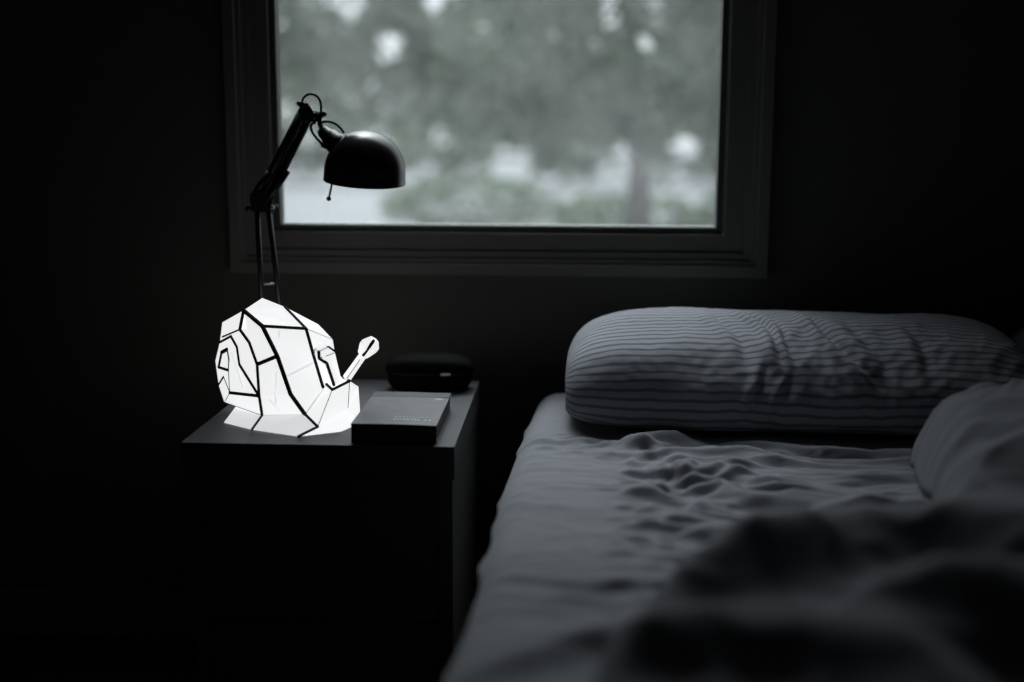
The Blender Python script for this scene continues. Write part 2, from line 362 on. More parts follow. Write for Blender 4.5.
# head joint
plate([(298.5, 112), (299.5, 106), (304, 102), (309, 105), (313, 111), (324, 112.5), (324.5, 116), (318, 121.5), (309, 122), (302, 119)], -.010, .003, name='head_plate')
plate([(298.5, 112), (299.5, 106), (304, 102), (309, 105), (313, 111), (324, 112.5), (324.5, 116), (318, 121.5), (309, 122), (302, 119)], .007, .003, name='head_plate')
for x, y in ((303.5, 105), (316, 116)):
    bm = bmesh.new(); lathe(bm, [(0, -.016), (.005, -.016), (.0058, -.013), (.0058, -.010), (.003, -.009), (.003, .012), (.005, .012), (.005, .016), (0, .016)], L(x, y), (0, 1, 0), 20); obj('head_knob', bm, BLACKM, lp, smooth=True)
bm = bmesh.new(); tube(bm, [L(298.3, 103.6, -.013), L(308.5, 105.2, -.013)], [.0032, .0032], 10); ball(bm, L(299, 103.6, -.013), .0042); obj('wing_nut', bm, BLACKM, lp, smooth=True)
bm = bmesh.new(); tube(bm, [L(313, 113.5, -.012), L(322, 114, -.012)], .0024, 10); ball(bm, L(324, 114, -.012), .0048); obj('tilt_knob', bm, BLACKM, lp, smooth=True)
# socket neck and shade
SC = L(364.6, 181); R = .0672
axis = Vector((.075, -.12, 1)).normalized()
neck_a = L(322.5, 131, .004); neck_b = SC + axis*.048 + Vector((-.034, 0, 0))
nd = (neck_b-neck_a)
bm = bmesh.new(); lathe(bm, [(0, -.004), (.008, -.004), (.011, .002), (.012, .010), (.0155, .014), (.0165, .026), (.0195, .032), (.020, nd.length*.95), (0, nd.length*.95)], neck_a, nd, 28); obj('lamp_socket', bm, BLACKM, lp, smooth=True)
obj('neck_bracket', mtube([L(318.5, 117.5), L(320.5, 126), L(324, 133)], .0042, 12), BLACKM, lp, smooth=True)
skirt = .016; prof = [(R, 0), (R, skirt)]
for i in range(1, 15):
    a = i/14*PI/2; prof.append((R*math.cos(a), skirt + R*1.0*math.sin(a)))
inner = [(r-.0016 if r > .002 else 0, max(0, h-.0016)) for r, h in prof][::-1]
prof_o = [(R+.0008, -.0012), (R+.0012, .0004), (R+.0004, .0025)] + prof[1:]
prof_o[-1] = (0, prof_o[-1][1])
bm = bmesh.new(); lathe(bm, prof_o, SC, axis, 64)
sh = obj('lamp_shade', bm, BLACK, lp, smooth=True, recalc=True)
inner[0] = (0, inner[0][1]); bm = bmesh.new(); lathe(bm, inner + [(R+.0008, -.0012)], SC, axis, 64); obj('shade_lining', bm, INNER, sh, smooth=True)
bm = bmesh.new(); ball(bm, SC + axis*.03, .024, 1, 1, 1.15); obj('light_bulb', bm, INNER, lp, smooth=True)
bm = bmesh.new(); tube(bm, [SC + Vector((-.050, -.012, .006)), L(329.3, 196.5, -.012)], .0017, 8); ball(bm, L(328.8, 198.6, -.012), .0040); obj('aiming_lever', bm, BLACKM, lp, smooth=True)
for pts in ([(302.5, 105), (302.5, 100), (306, 95.5), (311, 94), (316.5, 96), (320, 101), (321, 108), (320.6, 116), (320.3, 124), (321, 130)],
            [(321.5, 122.5), (327, 121.5), (334, 123), (340, 127.5), (344, 133)],
            [(316, 122.5), (312, 124), (311, 129), (314, 135), (319, 141), (324, 146.5), (329, 149)]):
    obj('cable', mtube(spline([L(x, y, -.010) for x, y in pts], 5), .0021, 8), RUBBER, lp, smooth=True)
bm = bmesh.new(); ball(bm, L(322.8, 145.5, -.008), .0036); obj('cable_clip', bm, BLACKM, lp, smooth=True)

# ------------------------------------------------------------------ snail lamp: folded paper shell, foot and eye stalks
sn = empty('snail_lamp', (-.43, 1.90, NT), 'glowing white faceted paper snail lamp with black seams on nightstand', 'lamp')
V = {}
def sv(name, px, py, y): V[name] = at(px, py, y)
for row in (('a', 222.4, 322.4, 1.955), ('b', 243.6, 310.4, 1.90), ('c', 262.3, 298, 1.93), ('d', 284.8, 306.9, 1.925), ('e', 318.4, 324.4, 1.935),
            ('f', 332.7, 339.4, 1.94), ('g', 334.7, 352.3, 1.94), ('h', 341.5, 380, 1.925), ('i', 262.3, 326.1, 1.862), ('j', 277.3, 356.1, 1.835),
            ('k', 290.5, 394.2, 1.825), ('l', 305.2, 414.7, 1.825), ('o', 306, 328.6, 1.88), ('p', 314.7, 359.8, 1.868), ('q', 322.9, 387.2, 1.862),
            ('r', 239.9, 329.4, 1.895), ('s', 249.4, 342.4, 1.868), ('t', 257.3, 364.3, 1.852), ('u', 259.3, 396, 1.848), ('v', 262.3, 415.4, 1.850),
            ('x1', 222.5, 336.8, 1.945), ('x2', 231.2, 336.1, 1.925), ('x3', 237.4, 347.3, 1.905), ('x4', 239.9, 364.8, 1.893),
            ('y1', 229.9, 392.7, 1.905), ('y2', 224.4, 402.2, 1.930), ('z1', 219.9, 342.3, 1.960), ('z2', 215.4, 361.1, 1.970), ('z3', 218.7, 384.8, 1.960),
            ('s1', 227.4, 349.3, 1.932), ('s2', 222.0, 352.3, 1.943), ('s3', 218.9, 367.3, 1.950), ('s4', 228.7, 370.3, 1.925), ('s5', 229.2, 359.8, 1.926), ('s6', 223.7, 376.8, 1.938)):
    sv(*row)
cen = at(276, 362, 1.93)
def poly_obj(name, faces, m, par, verts=V, extra=None):
    bm = bmesh.new(); c = {}
    def gv(k):
        if k not in c: c[k] = bm.verts.new(verts[k])
        return c[k]
    for f in faces: bm.faces.new([gv(k) for k in f])
    if extra: extra(bm, gv)
    return obj(name, bm, m, par)
front = ['abr', 'bcdo', 'boi', 'deo', 'efo', 'fpo', 'fgp', 'ghqp', 'birs', 'ijs', 'jts', 'iopj', 'pqkj', 'qlk',
         'jkt', 'kut', 'klu', 'lvu']
fl = [tuple(f) for f in front] + [('a', 'r', 'x2', 'x1'), ('a', 'x1', 'z1'), ('x1', 'x2', 'z1'), ('r', 's', 'x3', 'x2'), ('s', 't', 'x4', 'x3'), ('t', 'u', 'x4'),
      ('x2', 'x3', 's1', 'z1'), ('x3', 'x4', 's5', 's1'), ('x4', 'u', 'y1', 's4', 's5'), ('z1', 's1', 's2', 'z2'), ('z2', 's2', 's3', 'z3'), ('s3', 's4', 's6', 'z3'), ('s6', 's4', 'y1'), ('z3', 's6', 'y1', 'y2'),
      ('s1', 's5', 's4', 's3', 's2'), ('u', 'v', 'y2', 'y1'), ('q', 'h', 'l')]
outline = ['a', 'b', 'c', 'd', 'e', 'f', 'g', 'h', 'l', 'v', 'y2', 'z3', 'z2', 'z1']
def back(bm, gv):
    prev = [gv(k) for k in outline]
    for sc, dy in ((.86, .035), (.45, .055)):
        cur = []
        for k in outline:
            p = V[k]; q = Vector((cen.x+(p.x-cen.x)*sc, max(p.y, 1.90)*.3+1.93*.7+dy, cen.z+(p.z-cen.z)*sc)); cur.append(bm.verts.new(q))
        for n in range(len(outline)):
            m2 = (n+1) % len(outline); bm.faces.new((prev[n], prev[m2], cur[m2], cur[n]))
        prev = cur
    bm.faces.new(prev)
shell = poly_obj('shell', fl, PAPER, sn, extra=back)
# foot / body
for k, (px, py) in dict(tail=(223.7, 422.7), w=(252, 429.8), n=(298.5, 436.6), c1=(341, 431.6), c2=(360.8, 423)).items():
    d = Fv + Rv*((px-512)/FPX) + Uv*((341-py)/FPX); t = (NT+.0035-CZ)/d.z; V[k] = Vector((d.x*t, d.y*t, NT+.0035))
sv('tu', 235.6, 406.7, 1.925); sv('m', 317.7, 427.1, 1.806); sv('v1', 326.4, 384.2, 1.872); sv('v2', 332.2, 389.7, 1.858); sv('v3', 349.6, 381, 1.885)
sv('v4', 343.4, 378, 1.905); sv('hd', 358.4, 386.7, 1.905); sv('v0', 262.3, 415.4, 1.849); sv('l0', 305.2, 414.7, 1.823); sv('q0', 322.9, 387.2, 1.866); sv('vc', 346.5, 410, 1.872)
V['bt'] = Vector((-.535, 1.965, NT+.001)); V['bh'] = Vector((-.39, 1.965, NT+.001)); V['ht'] = V['v4'] + Vector((-.02, .05, -.005)); V['hr'] = V['hd'] + Vector((-.035, .05, 0)); V['tb'] = V['tu'] + Vector((0.03, .05, 0))
foot_f = [('tail', 'w', 'v0', 'tu'), ('w', 'n', 'l0', 'v0'), ('l0', 'n', 'm')]
head_f = [('l0', 'm', 'v2', 'v1'), ('m', 'n', 'c1'), ('m', 'c1', 'vc', 'v2'), ('v2', 'vc', 'v3'), ('v3', 'vc', 'hd'), ('vc', 'c1', 'c2', 'hd'), ('v1', 'v2', 'v3', 'v4'), ('v4', 'v3', 'hd'),
          ('hd', 'c2', 'bh', 'hr'), ('v4', 'hd', 'hr', 'ht'), ('v1', 'v4', 'ht', 'tb')]
def foot_x(bm, gv):
    for f in (('tail', 'tu', 'tb', 'bt'), ('tu', 'v0', 'l0', 'tb'), ('tb', 'ht', 'bh', 'bt'), ('tail', 'bt', 'bh', 'c1', 'n', 'w')):
        bm.faces.new([gv(k) for k in f])
ft = poly_obj('foot', foot_f, PAPER2, sn, extra=foot_x)
hd = poly_obj('head', head_f, PAPER, sn)
toward = (Vector((0, 0, CZ)) - cen).normalized()
def strip(bm, keys, r, off=.0008, closed=False):
    """flat seam strip: overlapping rounded ribbon laid along the fold"""
    P = [(V[k] if isinstance(k, str) else k) for k in keys]
    for a, b in zip(P, P[1:]): tube(bm, [a, b], r, 8)
    for a in P: 
        s = bmesh.ops.create_icosphere(bm, subdivisions=1, radius=r)
        for q in s['verts']: q.co += a
def seam(name, chains, m, par):
    bm = bmesh.new()
    for keys, r in chains: strip(bm, keys, r)
    return obj(name, bm, m, par)
TH, TM, TN = .0034, .0026, .0009
seam('seam_strip', [(('b', 'i', 'j', 'k', 'l'), TH), (('i', 'o'), TM), (('d', 'o'), TM*.9), (('o', 'p', 'q'), TM), (('b', 'r', 's', 't', 'u', 'v'), TM), (('j', 't'), TH*.9),
                    (('r', 'x1'), TN*1.6), (('x2', 'z1'), TM*.85), (('x2', 'x3', 'x4', 'u'), TM), (('y1', 'u'), TM), (('s2', 's3', 's4'), TM*.95), (('s2', 's1'), TM*1.3), (('s1', 's5', 's4'), TM*.6), (('s4', 'y1'), TN*1.1),
                    (('z3', 's6'), TM*.7), (('s6', 'y1'), TN)], SEAM, shell)
for ks, r_ in ((('v', 'l'), .0006), (('y1', 'y2', 'v'), .0006), (('o', 'f'), .0005)): seam('crease', [(ks, r_)], CREASE, shell)
seam('seam_strip', [(('v0', 'w'), TM*.85)], SEAM, ft)
seam('seam_strip', [(('l0', 'm', 'n'), TM)], SEAM, hd); seam('seam_strip', [(('v1', 'v2', 'v3', 'v4'), TM*.9)], SEAM, hd)
for ks, r_ in ((('m', 'v2'), .0006), (('v3', at(348, 408, 1.872)), .0006), (('l0', 'v1'), .0005)): seam('crease', [(ks, r_)], CREASE, hd)
# doubled paper showing through the lit sides
def ribbon(p, q, w, y0, y1):
    a, b = at(*p, y0), at(*q, y1); d = (b-a).normalized(); s = d.cross(toward).normalized()*w; bm = bmesh.new()
    off = toward*.0012
    lo_ = [a-s, a+s, b+s, b-s]; bm.faces.new([bm.verts.new(v+off) for v in lo_]); return bm
# eye stalks
def stalk(name, base, eye, rb, re, flare):
    st = obj(name, mtube([base, base.lerp(eye, .72), base.lerp(eye, .80)], [rb, rb*.9, rb], 4), PAPER, sn)
    d = (eye-base).normalized(); u = (Vector((0, 0, 1)) - d*d.z).normalized(); w = d.cross(u).normalized()
    bm = bmesh.new(); lathe(bm, [(0, -re*1.05), (re*.62, -re*1.05), (re*1.0, -re*.1), (re*.98, re*.35), (re*.55, re*.95), (0, re*.95)], eye, d, 6)
    ey = obj('eyeball', bm, PAPER, st)
    return st, ey, d
b2, e2 = at(346.5, 378.5, 1.893), at(368.8, 346.8, 1.885)
st, ey, d = stalk('eye_stalk', b2, e2, .0070, .0156, 0)
f_ = toward
seam('seam_strip', [((e2 + d*.012 + f_*.0125 , e2 - d*.002 + f_*.0145, e2 - d*.017 + f_*.0105), TM*.98)], SEAM, ey)
sd = d.cross(f_).normalized()
seam('crease', [((e2 - sd*.0135 + f_*.006, e2 + f_*.0148, e2 + sd*.0135 + f_*.006), .0005)], CREASE, ey)
seam('crease', [((b2 + f_*.0068, b2.lerp(e2, .6) + f_*.0062), .0006)], CREASE, st)
b1, e1 = at(336.8, 382, 1.868), at(324.6, 352.2, 1.846)
st, ey, d = stalk('eye_stalk', b1, e1, .0072, .0152, 0)
sd = d.cross(f_).normalized()
seam('seam_strip', [((at(318.7, 351.6, 1.831), at(319.2, 358.4, 1.832)), TM*.95)], SEAM, ey)
seam('seam_strip', [((at(319.2, 358.4, 1.834), at(326.8, 363.2, 1.838), at(334, 385, 1.858)), TM*.95)], SEAM, st)
seam('seam_strip', [((at(328.4, 346.7, 1.834), at(334.6, 351, 1.842)), TM*.6)], SEAM, ey)
for ks in ((at(314.4, 355, 1.842), at(314.6, 349.4, 1.842), at(321.1, 344.6, 1.842), at(328.4, 346.7, 1.834)), (at(314.6, 349.4, 1.840), at(318.7, 351.6, 1.831), at(328.4, 346.9, 1.832)), (at(319.2, 358.4, 1.831), at(333.4, 353.4, 1.838), at(334.6, 351, 1.842))):
    seam('crease', [(ks, .0006)], CREASE, ey)
def on_face(px, py, k):                   # where the sight line meets the facet plane k = three corners
    n = (V[k[1]]-V[k[0]]).cross(V[k[2]]-V[k[0]]); d = Fv + Rv*((px-512)/FPX) + Uv*((341-py)/FPX); o = Vector((0, 0, CZ))
    return o + d*((V[k[0]]-o).dot(n)/d.dot(n)) + toward*.0009
for (p, q, k, wd) in (((279.5, 330), (277.6, 349), 'iop', .0020), ((287, 376), (313, 363), 'jpk', .0022), ((276.5, 372), (275.5, 404), 'jkt', .0020), ((284, 322), (293, 317.5), 'bcd', .0020), ((269, 399), (281, 411), 'kul', .0022), ((231.5, 352), (243, 388), 'x3 x4 y1', .0012)):
    ks = k.split() if ' ' in k else list(k); a, b = on_face(*p, ks), on_face(*q, ks); sd_ = (b-a).normalized().cross(toward).normalized()*wd
    bm = bmesh.new(); bm.faces.new([bm.verts.new(v) for v in (a-sd_, a+sd_, b+sd_, b-sd_)]); obj('paper_tab', bm, TAB, shell)

# ------------------------------------------------------------------ bed
BT = .53
bed = empty('bed', (.72, 1.25, 0), 'low dark wooden double bed frame with mattress, under the grey sheet', 'bed')
obj('mattress', mbox((-.03, .26, .32), (1.49, 2.235, BT-.05)), MATTM, bed, bevel=.03)
obj('slatted_base', mbox((-.03, .26, .29), (1.49, 2.235, .315)), BEDWOOD, bed)
obj('side_rail', mbox((-.052, .24, .16), (-.032, 2.24, .289)), BEDWOOD, bed, bevel=.003)
obj('side_rail', mbox((1.492, .24, .16), (1.515, 2.24, .30)), BEDWOOD, bed, bevel=.003)
obj('end_rail', mbox((-.032, .24, .16), (1.492, .258, .289)), BEDWOOD, bed, bevel=.003)
obj('end_rail', mbox((-.032, 2.237, .16), (1.492, 2.255, .30)), BEDWOOD, bed, bevel=.003)
for x in (-.03, 1.43):
    for y in (.27, 2.17): obj('leg', mbox((x, y, 0), (x+.05, y+.05, .289)), BEDWOOD, bed, bevel=.003)

def crest(x, y, pts, wb, wf):            # ridge along a line: wb behind it, wf on the camera side
    pts = np.array(pts); yc = np.interp(x, pts[:, 0], pts[:, 1]); h = np.interp(x, pts[:, 0], pts[:, 2], left=0, right=pts[-1, 2])
    d = y-yc; return h*np.exp(-np.where(d > 0, d/wb, d/wf)**2)
def xl(y):
    return np.interp(y, [.2, .8, 1.04, 1.155, 1.26, 1.43, 1.64, 1.92, 2.26], [-.175, -.150, -.118, -.108, -.102, -.099, -.098, -.084, -.062])
def sheet_h(x, y):
    wx = gn(x*3.1+3, y*4.3)*.10; wy = gn(x*3.7+9, y*3.1+4)*.06
    X, Y = x+wx, y+wy
    big = sst(-.1, .65, gn(X*3.2+.2*Y*9, Y*13.0+X*1.6))
    mid = sst(.0, .6, gn(X*5.6+7, Y*30+X*4.4))
    fine = sst(.0, .6, gn(X*8.0+2, Y*44-X*7))
    diag = sst(.05, .6, gn(X*10+Y*6+2, Y*26-X*10))
    dia2 = sst(.05, .6, gn(X*10-Y*8+5, Y*27+X*12))
    area = sst(-.04, .17, x)*(.30+.70*np.exp(-((y-1.66)/.30)**2))
    left = .13+.6*np.exp(-((x-.10)/.13)**2 - ((y-1.86)/.07)**2)
    near = .32*sst(1.5, 1.2, y)*sst(-.1, .1, x)
    A = np.maximum(np.maximum(area, left), near)*(1-.45*sst(.36, .50, x))
    h = A*(.0085*big + .012*mid + .0085*fine + .0080*diag + .0075*dia2 + .0050*ridged(X*4.5+Y*7+1, Y*31-X*7) + .0040*ridged(X*6-Y*9+4, Y*36+X*9) - .014)
    h += .006*gn(x*3, y*5) + .0012*gn(x*30, y*42)
    # the deep slot running across
    h += -.008*np.exp(-((y-(1.585+.03*np.sin(x*9)))/.012)**2)*sst(.16, .26, x)*sst(.48, .40, x)
    h += .009*np.exp(-((y-(1.555+.03*np.sin(x*9)))/.018)**2)*sst(.16, .26, x)*sst(.56, .46, x)
    h += .016*np.exp(-((y-1.845-.18*(x-.10))/.014)**2 - ((x-.13)/.07)**2) + .012*np.exp(-((y-1.818+.25*(x-.12))/.012)**2 - ((x-.11)/.06)**2)
    # soft hollows towards the foot
    h += -.010*np.exp(-((y-1.16-.1*x)/.018)**2 - ((x-.03)/.08)**2) - .009*np.exp(-((y-1.235)/.015)**2 - ((x-.04)/.06)**2)
    h += crest(x, y, [(-.12, 1.0, .006), (-.03, 1.055, .014), (.07, 1.125, .020), (.14, 1.16, .0)], .07, .028) + .016*np.exp(-((y-.955-.2*x)/.035)**2 - ((x-.02)/.07)**2)
    return h*(1-.9*sst(1.865, 1.93, y))*(1-.9*sst(.55, .70, x))*(1-.9*sst(.95, .80, y))
yy = np.concatenate([np.arange(.22, 1.0, .02), np.arange(1.0, 2.262, .0042)])
prof = []                                # (inset from the left edge, drop)
for z in np.linspace(.24, 0.045, 9): prof.append((.006*np.sin(z*40), -z))
rad = .045
for a in np.linspace(0, PI/2, 9)[1:]: prof.append((rad-rad*math.cos(a), -rad+rad*math.sin(a)))
xt = np.concatenate([np.arange(rad+.005, .85, .005), np.arange(.85, 1.55, .03)])
U_ = np.array([p[0] for p in prof] + list(xt)); D_ = np.array([p[1] for p in prof] + [0]*len(xt))
Y = np.tile(yy, (len(U_), 1)); X = xl(Y) + U_[:, None]
Z = BT + D_[:, None] + sheet_h(X, Y)*np.where(D_ > -.02, 1.0, .4)[:, None]
X = X + np.where(D_ < -.03, 1, 0)[:, None]*(.012*gn(Y*9, Z*4)) 
Z = Z - .10*sst(2.205, 2.262, Y)**2
P = np.stack([X, Y, Z], -1)
sheet = link('fitted_sheet', grid_mesh(P), SHEET, None, True)
so = sheet.modifiers.new('thickness', 'SOLIDIFY'); so.thickness = .0015; so.offset = -1
tag(sheet, 'wrinkled plain grey fitted sheet stretched over the mattress', 'sheet')

# ------------------------------------------------------------------ pillows
def pillow(name, x0, x1, yc, rot, label, seed, folds=()):
    nu, nv = 150, 220; u = np.linspace(-1, 1, nu); th = np.linspace(0, 2*PI, nv)
    Uu, Th = np.meshgrid(u, th, indexing='ij')
    cx, cy, cz = (x0+x1)/2, yc, BT+.063; hx = (x1-x0)/2
    prof_u = (1-np.abs(Uu)**7.5).clip(0)**(1/2.6)
    plan = (1-np.abs(Uu)**12).clip(0)**(1/5)              # keeps the corners square
    c, s = np.cos(Th), np.sin(Th)
    ry = .194*(.10+.90*plan); ztop = .105*prof_u; zbot = .066*(.45+.55*prof_u)
    yy = ry*np.sign(c)*np.abs(c)**.95; zz = np.where(s > 0, ztop*np.abs(s)**.97, -zbot*np.abs(s)**.42)
    yy = yy + .27*np.clip(zz, 0, 1)*prof_u                # the upper side leans back against the wall
    Xx = cx + hx*Uu*(1-.02*np.abs(yy/.185)**2)
    soft = np.exp(-((Th-PI/2)/.5)**2)                     # the top stays smooth
    for (fu, slope, amp, w, t0, t1) in folds:
        line = fu + slope*(Th-PI/2) + .02*np.sin(Th*5+fu*9)
        env = sst(t0+.10, t0+.65, Th)*sst(t1+.12, t1-.25, Th)
        dd = (Uu-line)/w; k = amp*env*(np.exp(-dd**2) - .8*np.exp(-((dd-1.3)/.55)**2))
        yy = yy + k*c; zz = zz + k*s
    front = sst(1.6, 2.2, Th)
    nz = .007*gn(Uu*3+seed, Th*1.8)*(1-.6*soft) + front*(0.0034*ridged(Uu*8+seed+1.1*Th, Th*2.2+seed)*sst(-.7, .2, Uu) + .0020*ridged(Uu*17+seed-.8*Th, Th*3.1)*sst(-.5, .1, Uu)) + .0010*gn(Uu*26+seed, Th*9)
    yy = yy + nz*c*prof_u; zz = zz + nz*s*prof_u
    a = .02                                               # slight tilt: back edge up
    Yl = yy*math.cos(a) - zz*math.sin(a); Zw = cz + yy*math.sin(a) + zz*math.cos(a)
    Xl_ = Xx - cx; ra = rot
    Xx = cx + Xl_*math.cos(ra) - Yl*math.sin(ra); Yw = cy + Xl_*math.sin(ra) + Yl*math.cos(ra)
    floor_ = BT + .012 + .008*sst(-.86, -.99, Uu)
    Zw = np.maximum(Zw, floor_)
    P = np.stack([Xx, Yw, Zw], -1)
    me = grid_mesh(P); uvl = me.uv_layers.new(name='UVMap')
    # arc length round the section at mid length
    mid_ = P[nu//2, :, 1:]; arc = np.concatenate([[0], np.cumsum(np.linalg.norm(np.diff(mid_, axis=0), axis=1))])
    wob = .0045*gn(Uu*5+seed, Th*2) + .0018*gn(Uu*14+seed, Th*3)
    uv = np.stack([Xx, np.tile(arc, (nu, 1)) + wob], -1).reshape(-1, 2)
    li = np.empty(len(me.loops), dtype=np.int32); me.loops.foreach_get('vertex_index', li)
    uvl.data.foreach_set('uv', uv[li].astype(np.float32).ravel())
    bm = bmesh.new(); bm.from_mesh(me); bmesh.ops.remove_doubles(bm, verts=bm.verts, dist=.0002); bmesh.ops.holes_fill(bm, edges=[e for e in bm.edges if e.is_boundary], sides=0)
    bmesh.ops.recalc_face_normals(bm, faces=bm.faces); bm.to_mesh(me); bm.free()
    o = link(name, me, STRIPE, None, True)
    return tag(o, label, 'pillow', 'striped pillows at the head of the bed')
FOLDS = [(-.38, .10, .006, .035, 1.3, 2.6), (-.24, .14, .010, .026, 1.2, 2.7), (-.17, .13, .008, .022, 1.2, 2.6), (-.02, .20, .011, .032, 1.25, 2.9), (.14, .10, .007, .05, 1.5, 2.8),
         (-.05, -.13, .008, .024, 2.3, 3.3), (.02, -.10, .007, .024, 2.4, 3.3), (.36, .10, .006, .04, 1.6, 3.0)]
pillow('pillow', -.010, .745, 2.060, -.066, 'long grey striped pillow beneath the window, lit at its end next to the nightstand', 1.0, FOLDS)
pillow('pillow', .765, 1.47, 2.10, .03, 'dim grey striped pillow mostly hidden in the dark corner behind the raised duvet', 5.0, FOLDS[2:6])

# ------------------------------------------------------------------ duvet
poly = np.array([(-.16, .22), (-.10, .50), (-.04, .75), (.0, .88), (.035, 1.0), (.075, 1.11), (.125, 1.20), (.20, 1.29), (.265, 1.355), (.36, 1.385), (.425, 1.41), (.452, 1.50), (.463, 1.62), (.484, 1.74), (.53, 1.805), (.70, 1.83), (1.0, 1.845), (1.56, 1.85)])
def pdist(x, y):
    best = np.full(x.shape, 9.0)
    for (ax, ay), (bx, by) in zip(poly[:-1], poly[1:]):
        ux, uy = bx-ax, by-ay; t = np.clip(((x-ax)*ux+(y-ay)*uy)/(ux*ux+uy*uy), 0, 1)
        best = np.minimum(best, np.hypot(x-ax-t*ux, y-ay-t*uy))
    return best
def duvet_h(x, y):
    d = pdist(x, y); w = .055
    e = np.sqrt(np.clip(1-(1-np.clip(d/w, 0, 1))**2, 0, 1))
    h = .022 + .03*sst(1.30, 1.42, y)
    far = crest(x, y, [(.42, 1.62, .0), (.455, 1.62, .045), (.50, 1.62, .066), (.58, 1.60, .084), (.70, 1.58, .115), (1.0, 1.55, .15), (1.6, 1.5, .15)], .14, .17)
    far2 = crest(x, y, [(.40, 1.44, .0), (.50, 1.45, .02), (.62, 1.45, .03), (1.5, 1.45, .03)], .04, .05)
    near = crest(x, y, [(.04, 1.06, .0), (.10, 1.14, .045), (.18, 1.20, .055), (.27, 1.25, .052), (.40, 1.27, .047), (.6, 1.27, .045), (1.5, 1.26, .05)], .08, .050)
    c2 = crest(x, y, [(.20, 1.02, .0), (.26, 1.02, .060), (.32, 1.01, .080), (.45, 1.0, .085), (1.5, 1.0, .09)], .055, .056)
    c3 = crest(x, y, [(.0, .93, .0), (.05, .95, .050), (.10, .955, .066), (.18, .945, .066), (.26, .93, .05), (.34, .90, .0), (1.5, .9, 0)], .055, .050)
    c4 = crest(x, y, [(-.1, .72, .03), (.1, .78, .05), (.4, .78, .05), (1.5, .75, .06)], .08, .08)
    h = h + far + far2 + near + c2 + c3 + c4
    X, Y_ = x+gn(x*4, y*4)*.05, y+gn(x*4+5, y*4+2)*.05
    h = h + .012*gn(X*5, Y_*8) + .006*ridged(X*8+Y_*5, Y_*12-X*4) + .012*ridged(X*13-Y_*11, Y_*4+X*4)*np.exp(-((y-1.72)/.12)**2)*sst(.03, .08, d)
    return e*h
rows = np.concatenate([np.arange(.22, .9, .02), np.arange(.9, 1.849, .006), [1.8495]])
tt = np.concatenate([np.linspace(0, 1, 60)**1.8*.12, np.linspace(.125, 1, 150)])
xbs = np.interp(rows, poly[:, 1], poly[:, 0]); 
Xd = xbs[:, None] + (1.56-xbs)[:, None]*tt[None, :]*.999 + .0004; Yd = np.tile(rows[:, None], (1, len(tt)))
bot = BT + sheet_h(Xd, Yd) + .008
top = np.maximum(BT + sheet_h(Xd, Yd)*np.exp(-pdist(Xd, Yd)/.05) + duvet_h(Xd, Yd) + .009, bot + .001)
Pd = np.concatenate([np.stack([Xd, Yd, top], -1), np.stack([Xd, Yd, bot], -1)[:, ::-1]], 1).transpose(1, 0, 2)
me = grid_mesh(Pd, True)
dv = link('duvet', me, DUVETM, None, True); tag(dv, 'rumpled grey duvet pushed back in soft heaps across the bed', 'duvet')

# ------------------------------------------------------------------ outdoors
tag(obj('ground', mbox((-40, WY+T+.06, -.12), (40, 90, -.02)), GROUND), kind='structure')
def leaf_cloud(name, par, mtl, n, blobs, size, holes=()):
    pos = []; r2 = np.random.default_rng(n)
    wts = np.array([b[3]*b[4]*b[5] for b in blobs])**(2/3); wts /= wts.sum()
    while len(pos) < n:
        b = blobs[r2.choice(len(blobs), p=wts)]; d = r2.normal(size=3); d /= np.linalg.norm(d); rr = r2.uniform(.45, 1)**.6
        p = np.array(b[:3]) + d*rr*np.array(b[3:6])
        if p[2] < .05: continue
        bad = False
        for hx_, hz_, hr in holes:            # natural gaps between twigs
            if (p[0]-hx_)**2 + (p[2]-hz_)**2 < hr*hr: bad = True
        if not bad: pos.append(p)
    vs, fs = [], []
    for p in pos:
        q = Euler((r2.uniform(-.9, .9), r2.uniform(-.9, .9), r2.uniform(0, 2*PI))).to_matrix(); s = size*r2.uniform(.7, 1.3); k = len(vs)
        for lx, ly, lz in ((-1, 0, 0), (-.35, .42, .08), (.4, .36, .06), (1, 0, -.1), (.4, -.36, .06), (-.35, -.42, .08)):
            vs.append(tuple(Vector(p) + q @ Vector((lx*s, ly*s, lz*s))))
        fs += [(k, k+1, k+2, k+3), (k, k+3, k+4, k+5)]
    me = bpy.data.meshes.new(name); me.from_pydata(vs, [], fs); me.update()
    return link(name, me, mtl, par)
def tree(loc, h, label, blobs, n, m, size=.07, holes=(), lean=0.0, branches=()):
    t = empty('tree', (*loc, -.02), label, 'tree', 'trees in the garden outside')
    x, y = loc
    b = bmesh.new(); tube(b, spline([(x, y, -.02), (x+.04+lean*.3, y, h*.3), (x-.03+lean*.7, y+.05, h*.65), (x+.03+lean, y, h)], 6), [.09-.07*i/18 for i in range(19)], 10)
    for pts in branches: tube(b, spline(pts, 6), [.045-.03*i/(6*(len(pts)-1)) for i in range(6*(len(pts)-1)+1)], 8)
    obj('trunk', b, BARK, t, smooth=True)
    leaf_cloud('foliage', t, m, n, blobs, size, holes)
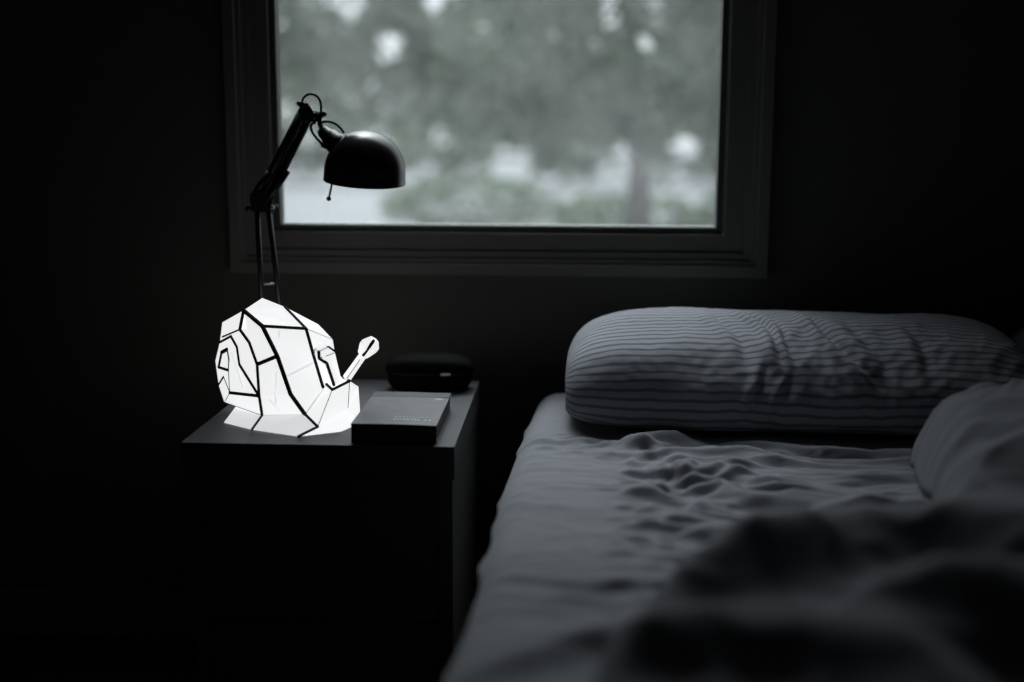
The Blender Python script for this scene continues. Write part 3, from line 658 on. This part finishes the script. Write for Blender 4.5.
tree((.36, 7.6), 2.4, 'dark leafy tree with visible trunk outside, nearest the window', [(.55, 7.6, 1.75, .95, .7, .75), (.1, 7.5, 2.2, .9, .7, .7), (1.1, 7.8, 1.5, .6, .6, .8), (-.3, 7.6, 1.55, .55, .6, .55), (-.25, 7.7, 1.22, .65, .5, .33), (.4, 7.7, 1.18, .7, .5, .30)], 7400, LEAF, .06, holes=((.69, .90, .09), (.33, .86, .10), (.78, .62, .13), (-.38, .60, .15), (.60, .66, .09), (.88, 1.10, .06), (.20, 1.74, .06)),
     branches=[[(.36, 7.6, .7), (.62, 7.5, 1.15), (.85, 7.5, 1.8)], [(.36, 7.6, .9), (.1, 7.5, 1.4), (-.25, 7.5, 1.9)]])
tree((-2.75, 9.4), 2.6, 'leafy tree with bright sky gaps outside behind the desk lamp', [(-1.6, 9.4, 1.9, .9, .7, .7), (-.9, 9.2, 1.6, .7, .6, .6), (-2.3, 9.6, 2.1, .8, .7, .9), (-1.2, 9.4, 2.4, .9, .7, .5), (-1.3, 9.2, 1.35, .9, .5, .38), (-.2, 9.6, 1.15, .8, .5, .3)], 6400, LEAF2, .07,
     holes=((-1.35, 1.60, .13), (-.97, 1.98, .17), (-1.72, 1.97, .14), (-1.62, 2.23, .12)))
tree((1.9, 10.5), 2.8, 'leafy tree outside at the window edge farther from the desk lamp', [(1.5, 10.5, 1.7, .9, .8, .9), (2.2, 10.6, 2.0, .9, .8, .9)], 3200, LEAF, .07)
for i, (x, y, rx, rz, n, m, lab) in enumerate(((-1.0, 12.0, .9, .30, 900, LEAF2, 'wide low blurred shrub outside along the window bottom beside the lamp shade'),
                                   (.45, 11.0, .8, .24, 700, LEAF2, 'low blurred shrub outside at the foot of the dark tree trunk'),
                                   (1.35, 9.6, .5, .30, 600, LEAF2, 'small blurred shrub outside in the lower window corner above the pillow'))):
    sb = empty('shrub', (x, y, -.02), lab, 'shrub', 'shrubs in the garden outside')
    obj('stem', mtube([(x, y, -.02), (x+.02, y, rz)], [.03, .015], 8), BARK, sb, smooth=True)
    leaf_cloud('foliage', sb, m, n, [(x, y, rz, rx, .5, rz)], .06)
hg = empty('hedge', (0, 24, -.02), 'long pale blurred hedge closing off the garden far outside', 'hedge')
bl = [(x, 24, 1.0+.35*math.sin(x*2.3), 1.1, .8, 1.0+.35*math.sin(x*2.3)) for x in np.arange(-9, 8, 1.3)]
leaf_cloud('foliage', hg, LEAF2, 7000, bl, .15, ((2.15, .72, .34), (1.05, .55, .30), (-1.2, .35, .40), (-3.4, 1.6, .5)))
bm = bmesh.new(); tube(bm, [(-9, 24, .5), (8, 24, .5)], .04); obj('stem', bm, BARK, hg)

# ------------------------------------------------------------------ sky and light
w = bpy.data.worlds.new('sky'); S.world = w; w.use_nodes = True; nt = w.node_tree; bg = nt.nodes['Background']
tc = nt.nodes.new('ShaderNodeTexCoord')
dot = nt.nodes.new('ShaderNodeVectorMath'); dot.operation = 'DOT_PRODUCT'; gd = Vector((-.09, .54, .83)).normalized(); dot.inputs[1].default_value = gd
nt.links.new(tc.outputs['Generated'], dot.inputs[0])
mx = nt.nodes.new('ShaderNodeMath'); mx.operation = 'MAXIMUM'; mx.inputs[1].default_value = 0; nt.links.new(dot.outputs['Value'], mx.inputs[0])
pw = nt.nodes.new('ShaderNodeMath'); pw.operation = 'POWER'; pw.inputs[1].default_value = 12; nt.links.new(mx.outputs[0], pw.inputs[0])
ml = nt.nodes.new('ShaderNodeMath'); ml.operation = 'MULTIPLY_ADD'; ml.inputs[1].default_value = 10.5; ml.inputs[2].default_value = 1.1; nt.links.new(pw.outputs[0], ml.inputs[0])
pw2 = nt.nodes.new('ShaderNodeMath'); pw2.operation = 'POWER'; pw2.inputs[1].default_value = 80; nt.links.new(mx.outputs[0], pw2.inputs[0])
ml2 = nt.nodes.new('ShaderNodeMath'); ml2.operation = 'MULTIPLY_ADD'; ml2.inputs[1].default_value = 13.0; nt.links.new(pw2.outputs[0], ml2.inputs[0]); nt.links.new(ml.outputs[0], ml2.inputs[2])
nt.links.new(ml2.outputs[0], bg.inputs['Strength']); bg.inputs['Color'].default_value = (.90, .95, 1.0, 1)
pl = bpy.data.lights.new('window_portal', 'AREA'); pl.shape = 'RECTANGLE'; pl.size = GX1-GX0; pl.size_y = 2.23-GZ0; pl.cycles.is_portal = True
po = bpy.data.objects.new('window_portal', pl); COL.objects.link(po); po.location = ((GX0+GX1)/2, WY+.04, (GZ0+2.23)/2); po.rotation_euler = (-PI/2, 0, 0)

S.view_settings.view_transform = 'Standard'; S.view_settings.look = 'None'; S.view_settings.exposure = 0.0; S.view_settings.gamma = 1.0; S.view_settings.use_curve_mapping = False
S.cycles.use_denoising = True
S.cycles.max_bounces = 10; S.cycles.transparent_max_bounces = 16; S.cycles.diffuse_bounces = 5
